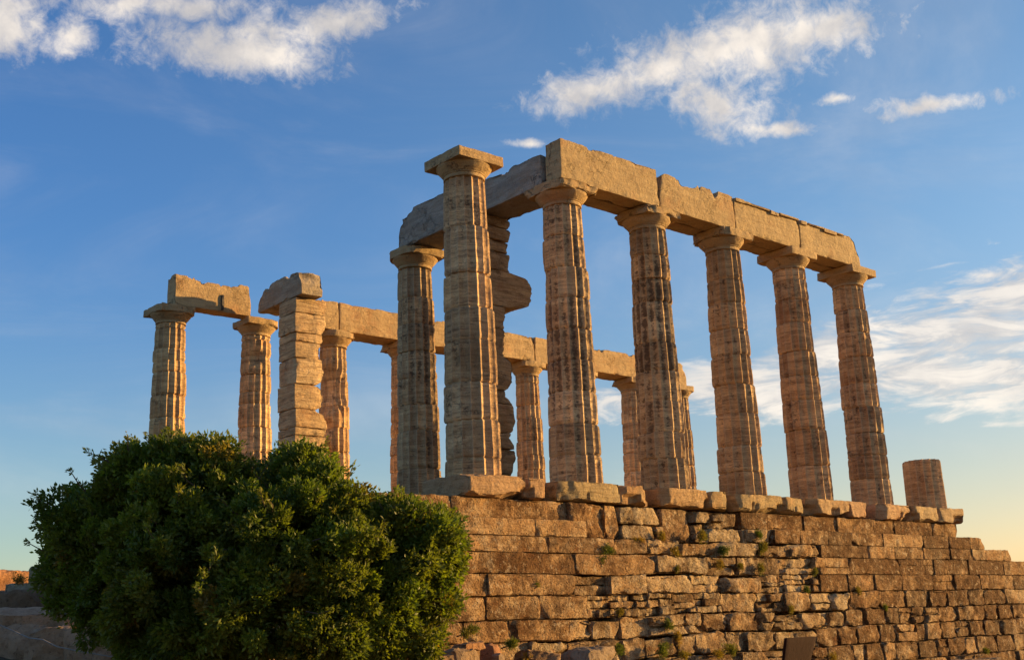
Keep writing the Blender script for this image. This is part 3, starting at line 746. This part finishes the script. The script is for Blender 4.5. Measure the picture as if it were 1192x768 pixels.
beam(2.08, 2.96, .10, 2.42, 440, 'rough grey cross beam block between corner column and freestanding column', zt=6.72, amt=.10, axis=1, color=GREY, rough=.04, chip=.08, mat=M_grey)
beam(2.08, 2.96, 2.45, 5.02, 450, 'rough grey cross beam block on the shaded porch column, left end rounded', zt=6.90, amt=.10, ends=(0, .30), axis=1, color=GREY, rough=.04, chip=.08, mat=M_grey)
beam(2.10, 2.74, 9.28, 11.52, 460, 'broken humped beam block between second far column and pale block pillar', zt=6.70, amt=.12, ends=(.26, .50), axis=1, color=(1.1, 1.0, .85, .2), rough=.04, chip=.08, mat=M_grey)
fl = [(-.10, 2.12, 'leftmost beam block on the far columns with a dark vertical crack', .10, (.0, .12)), (3.75, 4.95, 'short broken beam block behind the pale block pillar', .16, (.5, .05)), (4.98, 7.54, 'far beam block right of the pale block pillar', .05, (0, 0)),
      (7.56, 10.06, 'far beam block behind the porch column', .05, (0, 0)), (10.08, 12.60, 'far beam block behind the eroded pillar', .06, (0, .04)), (12.63, 15.10, 'far beam block behind the corner column', .10, (.05, .06)),
      (15.12, 17.6, 'far beam block left of the darkest near column', .12, (.2, 0)), (17.62, 20.25, 'last far beam block, mostly hidden by the darkest near column', .08, (0, .25))]
for n, (a, b, lb, am, en) in enumerate(fl):
    beam(a, b, 11.94, 12.42 if n == 0 else 12.80, 500+n*10, lb, zt=6.88, amt=am, ends=en, color=(1.12, 1.0, .88, .08), rough=.015)
lb_ = [o for o in bpy.data.objects if o.get('label', '').startswith('leftmost beam block')][0]
q0 = px_Y(259.5, 343, 11.93); q1 = px_Y(260, 361, 11.93)
mb = MB(); P, Q = block(q0[0]-.035, q0[0]+.035, 11.905, 12.0, q1[2], q0[2], res=.03, r=.008, amp=.02, chip=.02, seed=4, fr=14); mb.add(P, Q, cav=0)
mb.build('crack_strip', M_post, lb_, color=(1, 1, 1, 1))  # added dark strip standing in for the shaded crack in the beam
# ------------------------------------------------------------------ boulders and rocks
def boulder(name, c, s, seed, label, cat='boulder', color=(1, 1, 1, 1), rot=0, r=.35, amp=.05, mat=None, group=None, tiltx=0, res=.06):
    mb = MB(); hx, hy, hz_ = s
    P, Q = block(-hx, hx, -hy, hy, -hz_, hz_, res=res, r=min(s)*r*1.6, amp=amp, big=amp*1.6, chip=amp*1.5, cthr=0, seed=seed, fr=5.5/max(.5, max(s)), fine=amp*.25)
    br = random.Random(seed); pl = []
    for q in range(7):
        n_ = np.array([br.gauss(0, 1), br.gauss(0, 1), br.gauss(0, .8)]); n_ /= np.linalg.norm(n_)
        pl.append((n_, float(np.abs(n_)@np.array([hx, hy, hz_]))*br.uniform(.66, .85)))
    P = cuts(P, pl)
    ca, sa = math.cos(rot), math.sin(rot)
    P = P@np.array([[ca, sa, 0], [-sa, ca, 0], [0, 0, 1]])
    P[:, 2] += P[:, 0]*tiltx
    gap = c[2]+P[:, 2].min()-(min(gh(c[0]+dx, c[1]+dy) for dx in (-hx, 0, hx) for dy in (-hy, 0, hy))-.06)
    if gap > 0 and 'lying on top' not in label:      # its foot goes into the soil
        lowf = np.clip(-P[:, 2]/hz_, 0, 1); P[:, 2] -= lowf*gap; P[:, :2] *= (1+.12*lowf*min(1, gap))[:, None]
    mb.add(P, Q, tone=.6, pale=.5)
    o = mb.build(name, mat or M_rock, color=color, sharp=30); o.location = c
    return tag(o, label, cat, group)
def terrace_pt(px, py, depth): return px_D(px, py, depth)
vr = -YAW
PUR = (1.25, 1.08, 1.0, 1)
bl = [((22, 730), (1.0, .5, .24), 16.8, 'long grey boulder at left edge, topmost of the rough terrace', 1),
      ((12, 757), (.55, .4, .34), 16.4, 'rounded boulder in the bottom left corner', 2), ((66, 758), (.40, .4, .36), 16.3, 'leaning boulder low beside the bottom left corner boulder', 3),
      ((104, 756), (.30, .35, .34), 16.2, 'narrow upright boulder at the bush left foot', 4), ((148, 762), (.36, .35, .30), 16.0, 'boulder half under the bush left side', 5),
      ((196, 766), (.42, .35, .30), 15.8, 'boulder beneath the bush near bottom edge', 6), ((275, 767), (.6, .35, .30), 15.6, 'wide boulder in shade beneath the bush', 7), ((-40, 752), (.6, .4, .35), 16.6, 'boulder cut by the left frame edge', 8)]
for (p, s, dpt, lb, sd) in bl:
    c = terrace_pt(p[0], p[1], dpt)
    boulder('boulder', c, s, 600+sd*7, lb, color=PUR, rot=vr+rng.uniform(-.15, .15), r=.2, amp=.07, tiltx=rng.uniform(-.08, .08))
# ruined stones on the rise far left
for (p, s, dpt, lb, cl) in [((4, 677), (1.7, .7, .36), 38, 'low orange sunlit rock ledge on the left skyline', (1.25, .85, .6, 1)), ((40, 677), (1.1, .5, .34), 40, 'small sunlit rock beside the bush on the skyline', (1.25, .85, .6, 1)),
                            ((42, 687), (.6, .5, .20), 28, 'pale grey stone lying left of the bush below the skyline', (1.15, 1.2, 1.2, 1)), ((54, 668), (.30, .3, .18), 26, 'small greenish stone peeping out left of the bush', (.9, 1.0, .85, 1)),
                            ((8, 703), (1.0, .6, .26), 23, 'dark brown rock below the sunlit ledge at left edge', (.6, .5, .45, 1))]:
    c = terrace_pt(p[0], p[1], dpt)
    boulder('rock', c, s, 700+int(p[0]), lb, cat='rock', color=cl, rot=(.12 if dpt > 30 else vr), r=.3, amp=.06)
# fallen stones at the foot of the wall
for n, (p, s, Yd, lb, cl, rz) in enumerate([((532, 762), (.34, .28, .14), -2.3, 'squarish fallen stone at the wall foot beside the bush', (.85, .78, .70, 1), .3), ((545, 748), (.30, .2, .06), -2.1, 'flat orange stone lying on top of the fallen stone', (1.15, .82, .60, 1), .1),
        ((572, 755), (.13, .14, .13), -2.0, 'reddish stone at the foot of the wall', (.95, .62, .48, 1), .5), ((580, 763), (.10, .1, .09), -2.2, 'small round pale pebble stone at the wall foot', (1.1, 1.05, 1.0, 1), 0),
        ((628, 762), (.42, .28, .12), -1.9, 'sloping reddish slab leaning against the wall foot', (.9, .76, .66, 1), -.2), ((685, 760), (.52, .35, .16), -1.75, 'big grey fallen block with a pointed top right corner', (.95, .93, .90, 1), .12),
        ((500, 765), (.35, .25, .10), -2.5, 'dark flat stone under the bush right edge', (.7, .62, .55, 1), .2), ((1120, 768), (1.3, .4, .10), -2.2, 'low grey rock ledge at the bottom right', (.8, .75, .72, 1), 0)]):
    c = px_Y(p[0], p[1]+4, Yd); s = tuple(a*.85 for a in s)
    boulder('fallen_stone', c, s, 800+n*7, lb, cat='stone', color=cl, rot=rz, r=.16, amp=.045, tiltx=[0, .05, 0, 0, -.22, .12, 0, 0][n], res=.035)

# ------------------------------------------------------------------ rope over the boulders
def tube(pts, rad, n=6):
    pts = np.array(pts, float); V = []; Qs = []
    rads = np.broadcast_to(rad, (len(pts),))
    for i, p in enumerate(pts):
        d = pts[min(i+1, len(pts)-1)]-pts[max(i-1, 0)]; d /= np.linalg.norm(d)+1e-9
        a = np.cross(d, [0, 0, 1.0]); 
        if np.linalg.norm(a) < .1: a = np.cross(d, [1.0, 0, 0])
        a /= np.linalg.norm(a); b = np.cross(d, a)
        for k in range(n):
            t = 2*math.pi*k/n; V.append(p+(a*math.cos(t)+b*math.sin(t))*rads[i])
    for i in range(len(pts)-1):
        for k in range(n):
            k2 = (k+1) % n; Qs.append([i*n+k, i*n+k2, (i+1)*n+k2, (i+1)*n+k])
    return np.array(V), np.array(Qs)
rp = [px_D(x, y, d) for x, y, d in [(-30, 722, 16.1), (0, 727, 16.1), (18, 735, 16.05), (34, 742, 15.9), (50, 744, 15.75), (66, 752, 15.6), (90, 757, 15.5), (130, 764, 15.4), (160, 775, 15.3)]]
rpp = []
for i in range(len(rp)-1):
    for t in np.linspace(0, 1, 6)[:-1]: rpp.append(rp[i]*(1-t)+rp[i+1]*t)
mb = MB(); V, Q = tube(rpp, .009); mb.add(V, Q)
tag(mb.build('rope', M_rope), 'thin pale rope slung across the boulders at bottom left', 'rope')

# ------------------------------------------------------------------ dark panel in front of the wall
pc = px_Y(932, 741, -3.2)
t = thing('sign_panel', (pc[0], -3.2, gh(pc[0], -3.2)), 'dark reddish brown panel rising from the bottom edge before the wall', 'panel')
hw = .44
mb = MB()
P, Q = block(pc[0]-hw, pc[0]+hw, -3.23, -3.17, pc[2]-.62, pc[2], res=.1, r=.008, amp=.001, chip=0, seed=3)
P[:, 0] += (pc[2]-P[:, 2])*.12*np.sign(pc[0]-P[:, 0]); P[:, 1] += (P[:, 2]-pc[2])*-.35
mb.add(P, Q); mb.build('board', M_panel, t)
for sx in (-.3, .3):
    mb = MB(); V, Q = tube([(pc[0]+sx, -2.98, pc[2]-.6), (pc[0]+sx, -2.98, gh(pc[0]+sx, -2.98)-.1)], .025, 8); mb.add(V, Q); mb.build('post', M_post, t)

# ------------------------------------------------------------------ leaves
def leaves(mb, C, Dr, nper, ln, wd, rg, tone, dry, spread=.9):
    """sprigs of small folded leaves at points C pointing along Dr"""
    n = len(C)*nper
    c = np.repeat(C, nper, 0); d = np.repeat(Dr, nper, 0)+rg.normal(0, spread, (n, 3)); d /= np.linalg.norm(d, axis=1, keepdims=True)
    c = c+rg.normal(0, ln*.35, (n, 3))
    s = np.cross(d, rg.normal(0, 1, (n, 3))); s /= np.linalg.norm(s, axis=1, keepdims=True)
    l = ln*rg.uniform(.6, 1.25, (n, 1)); wv_ = wd*rg.uniform(.7, 1.2, (n, 1))
    up_ = np.cross(s, d)
    a = c; b = c+d*l*.5+s*wv_+up_*wv_*.3; t = c+d*l; e = c+d*l*.5-s*wv_+up_*wv_*.3
    V = np.stack([a, b, t, e], 1).reshape(-1, 3); q = np.arange(n)[:, None]*4+np.array([0, 1, 2, 3])
    tn = np.repeat(np.clip(np.repeat(tone, nper)+rg.normal(0, .13, n), 0, 1), 4)
    dy = np.repeat(np.clip(np.repeat(dry, nper), 0, 1), 4)
    mb.add(V, q, tone=tn, dry=dy)

# ------------------------------------------------------------------ the big bush
nr_ = np.random.default_rng(5)
BD = 13.4
lobes = [(124, 632, .60, .1), (165, 592, .60, .2), (222, 572, .52, .1), (200, 620, .75, -.4), (112, 690, .55, 0), (160, 700, .72, -.5), (230, 690, .9, -.9), (268, 610, .75, -.2),
         (332, 588, .56, .2), (374, 600, .60, 0), (330, 640, .85, -.5), (418, 626, .60, .1), (400, 670, .80, -.5), (470, 640, .62, 0), (505, 640, .36, .1), (480, 690, .42, 0), (440, 710, .50, -.4),
         (310, 715, .7, -1.0), (380, 730, .5, -.8), (250, 730, .55, -.8), (180, 735, .4, -.5), (150, 548, .32, .2), (245, 540, .28, .2), (205, 538, .32, .3), (350, 548, .32, .3), (502, 622, .3, .2), (452, 612, .34, .2), (485, 740, .33, -.2), (82, 655, .34, .1), (85, 600, .33, .1), (440, 745, .38, -.3), (510, 700, .16, 0), (300, 575, .36, .3)]
C3 = []; N3 = []; TN = []; DY = []
ctr_b = px_D(290, 650, BD+.4)
for li, (x, y, r, dv) in enumerate(lobes):
    for back in (0, 1):
        c = px_D(x, y, BD+dv+(1.5*r+.5 if back else 0)); rr = r*(.74 if back else .84)
        # twig clusters over the lobe, gaps between them
        nc = int((62 if not back else 36)*rr**1.6)+8
        d = nr_.normal(0, 1, (nc, 3)); d /= np.linalg.norm(d, axis=1, keepdims=True)
        cc = c+d*(rr*nr_.uniform(.50, 1.0, nc)**.7)[:, None]*[1, 1, .94]
        cr_ = nr_.uniform(.07, .20, nc)
        for q in range(nc):
            ns = int(30*cr_[q]/.12)+4
            e = nr_.normal(0, 1, (ns, 3)); e /= np.linalg.norm(e, axis=1, keepdims=True)
            e = e+d[q]*.35
            p = cc[q]+e*(cr_[q]*nr_.uniform(.3, 1.05, ns)**.6)[:, None]
            tn = np.clip(.42+.42*nr_.normal()*.6+.25*fbm(cc[q][None], 1.6, 2, 4)[0], 0, 1)
            C3.append(p); N3.append(e+d[q]*.8+[0, 0, .5]); TN.append(np.full(ns, tn))
            DY.append(np.full(ns, nr_.uniform(.25, .8) if nr_.random() < .08 else nr_.uniform(0, .14)))
C3 = np.concatenate(C3); N3 = np.concatenate(N3); TN = np.concatenate(TN); DY = np.concatenate(DY)
N3 /= np.linalg.norm(N3, axis=1, keepdims=True)
keep = C3[:, 2] > -3.25
C3, N3, TN, DY = C3[keep], N3[keep], TN[keep], DY[keep]
foot = np.array([ctr_b[0], ctr_b[1], gh(ctr_b[0], ctr_b[1])-.1])
bush = thing('bush', tuple(foot), 'big dark green bushy shrub in front of the platform at left', 'bush')
mb = MB(); leaves(mb, C3, N3, 9, .066, .016, nr_, TN, DY, .65)
print('leaves', len(C3)*9)
# outer twig tips that break the outline
tips = []; tw = MB()
for q in range(210):
    li = nr_.integers(len(lobes)); x, y, r, dv = lobes[li]; c = px_D(x, y, BD+dv)
    d = nr_.normal(0, 1, 3); d[2] = abs(d[2])*.8; d /= np.linalg.norm(d)
    a = c+d*r*.7; L = r*.3+nr_.uniform(-.02, .19)
    b = a+d*L; pts = [a, a+d*L*.5+nr_.normal(0, .02, 3), b]
    V, Q = tube(pts, [.008, .006, .003], 4); tw.add(V, Q)
    P_ = np.array([a+(b-a)*t for t in np.linspace(.45, 1, 7)])
    leaves(mb, P_, np.repeat(d[None], 7, 0), 5, .065, .012, nr_, np.full(7, .45), np.full(7, nr_.uniform(0, .3)), .6)
for (x0, y0, x1, y1) in [(75, 605, 40, 584), (65, 645, 32, 631), (100, 572, 82, 548), (150, 530, 148, 508)]:
    a = px_D(x0, y0, BD+.1); b = px_D(x1, y1, BD); m_ = (a+b)/2+[0, 0, -.02]
    V, Q = tube([a, m_, b], [.01, .008, .004], 5); tw.add(V, Q)
    dd = (b-a)/np.linalg.norm(b-a); P_ = np.array([a+(b-a)*t for t in np.concatenate([np.linspace(0, .5, 4), [.92, .96, 1, 1.03]])])
    leaves(mb, P_, np.repeat(dd[None], 8, 0), 6, .05, .010, nr_, np.full(8, .25), np.full(8, .2), .9)
mb.build('foliage', M_leaf, bush, smooth=False)
# stems
for q in range(16):
    li = q*2 % len(lobes); x, y, r, dv = lobes[li]; c = px_D(x, y, BD+dv+.5); c = c*.9+(foot+[0, 0, 1.2])*.1
    base = foot+np.array([nr_.uniform(-.4, .4), nr_.uniform(-.3, .3), 0])
    mid = base*.5+c*.5+nr_.normal(0, .18, 3); pts = []
    for t in np.linspace(0, 1, 9): pts.append((1-t)**2*base+2*t*(1-t)*mid+t*t*c)
    V, Q = tube(pts, np.linspace(.065, .012, 9), 7); tw.add(V, Q)
    for s_ in range(7):
        a = pts[nr_.integers(4, 9)]; b = a+nr_.normal(0, .22, 3)+[0, 0, .0]; V, Q = tube([a, (a+b)/2+nr_.normal(0, .05, 3), b], [.013, .009, .004], 4); tw.add(V, Q)
tw.build('stems', M_bark, bush)

# ------------------------------------------------------------------ weeds growing from the masonry
def weed(px, py, size, label, dry=.2, tone=.5, Y=-.98, flat=1.0, cat='weed'):
    size *= 1.2; p = px_Y(px, py, Y); n = int(40+size*420)
    d = nr_.normal(0, 1, (n, 3)); d /= np.linalg.norm(d, axis=1, keepdims=True); d[:, 1] = -np.abs(d[:, 1])*.7
    k_ = nr_.integers(0, 5, n); cc = nr_.normal(0, .32, (5, 3))*[1.2, .2, .8]*size; sz = nr_.uniform(.25, .75, 5)
    C = cc[k_]+d*(nr_.uniform(.1, 1, n)**.7*size)[:, None]*sz[k_][:, None]*[1.1, 1, 1]
    C[:, 2] *= flat; C = C+[0, .03, 0]
    mb = MB(); leaves(mb, C, d*.6+[0, -.3, .7], 6, .045+.06*size, .006+.006*size, nr_, np.clip(tone+.3*fbm(C*8, 1, 2, 5), 0, 1), np.clip(dry+.35*fbm(C*6+px, 1, 2, 9), 0, 1), .5)
    o = mb.build('weed', M_weed, smooth=False); o.location = tuple(p)
    # woody root that ties the tuft to the wall
    s_ = MB(); V, Q = tube([(p[0], p[1]+.28, p[2]-size*.3), (p[0], p[1]+.1, p[2]-size*.1), tuple(p)], [.012, .01, .006], 5); s_.add(V, Q); s_.build('stem', M_bark, o)
    tag(o, label, cat)
weed(709, 641, .13, 'round green tuft on the wall, left end of the pale rough masonry', .1, .6, -.86)
weed(700, 652, .11, 'darker green tuft hanging just below the round tuft', .0, .2, -.88)
weed(816, 625, .13, 'bright green yellow tuft under the broken edge, above the dark cushion', .35, .7, -.80)
weed(843, 641, .15, 'wide flat dark green cushion plant on a ledge', .05, .1, -.84, .55)
weed(889, 636, .15, 'bushy yellow tipped tuft right of the flat dark cushion', .4, .5, -.84)
weed(884, 622, .07, 'tiny green sprig above the yellow tipped tuft', .1, .5, -.80)
weed(787, 644, .11, 'yellowish dry tuft left of the flat dark cushion', .7, .5, -.86)
weed(745, 629, .10, 'flat orange dry mat on a ledge above the pale blocks', .9, .6, -.80, .4)
weed(772, 624, .07, 'small dry tuft right of the orange mat', .8, .6, -.80)
weed(789, 663, .07, 'small green yellow tuft at the right end of a long pale block', .4, .5, -.92)
weed(838, 658, .08, 'narrow ochre tuft hanging in a vertical joint', .8, .4, -.92, 1.6)
weed(862, 660, .06, 'small dark tuft in a pale block below the yellow tipped tuft', .2, .3, -.92)
weed(886, 661, .08, 'upright green tuft hanging down a joint', .3, .5, -.92, 1.6)
weed(949, 665, .06, 'small tuft at the right end of the pale masonry', .3, .5, -.96)
weed(938, 686, .08, 'green tuft in an open joint left of the plain orange block', .2, .35, -.97, 1.3)
weed(999, 688, .08, 'green and ochre tuft below the right corner of the plain orange block', .4, .4, -.99)
weed(921, 708, .08, 'long mossy tuft in the lower right masonry', .4, .5, -1.03, 1.4)
weed(1031, 707, .05, 'tiny bright green sprig on the brown masonry at right', .1, .8, -1.05)
weed(780, 728, .10, 'leafy bright green tuft low in the middle of the wall', .1, .6, -1.10)
weed(788, 741, .09, 'ochre trailing growth beneath the leafy bright green tuft', .8, .5, -1.12, 1.3)
weed(772, 758, .17, 'broad green plant at the wall foot near the bottom edge', .15, .6, -1.25, .7)
weed(800, 763, .10, 'low yellow green plant right of the broad green plant', .4, .6, -1.3, .6)
weed(851, 755, .14, 'second large green plant at the wall foot, left of the dark panel', .2, .6, -1.25)
weed(837, 762, .09, 'orange tinted plant touching the second large green plant', .7, .5, -1.3)
weed(721, 757, .09, 'green plant right of the big grey fallen block', .1, .6, -1.5)
weed(626, 681, .05, 'small green sprig in the open gap of the smooth masonry', .1, .6, -.96, 1.6)
weed(545, 736, .14, 'green plant by the bush against the lowest smooth blocks', .3, .55, -1.5, .7)
weed(597, 750, .13, 'green plant spread over the fallen stones at the wall foot', .05, .5, -1.7, .5)
weed(616, 764, .08, 'yellow flowering tuft between fallen stones', .9, .9, -2.0)
weed(969, 765, .12, 'yellow green weeds at the bottom edge right of the dark panel', .5, .6, -1.6)
weed(1148, 757, .13, 'low green weeds at the wall foot at far right', .4, .5, -1.5, .5)
weed(722, 713, .07, 'yellowish tuft on the layered stones in the lower middle', .7, .5, -1.02, .6)
weed(22, 676, .16, 'yellow flowering bush clump on the left skyline rocks', .9, .9, 12, 1.3)

# ------------------------------------------------------------------ shared groups
GR = {'column': 'fluted marble columns of the ruin', 'column stump': 'fluted marble columns of the ruin', 'beam': 'architrave blocks lying on the columns', 'pillar': 'stacked block pillars',
      'boulder': 'boulders of the rough terrace at left', 'rock': 'rocks on the rise at far left', 'stone': 'fallen stones at the wall foot', 'weed': 'weeds rooted in the masonry joints'}
for o in bpy.data.objects:
    if o.parent is None and o.get('category') in GR: o['group'] = GR[o['category']]
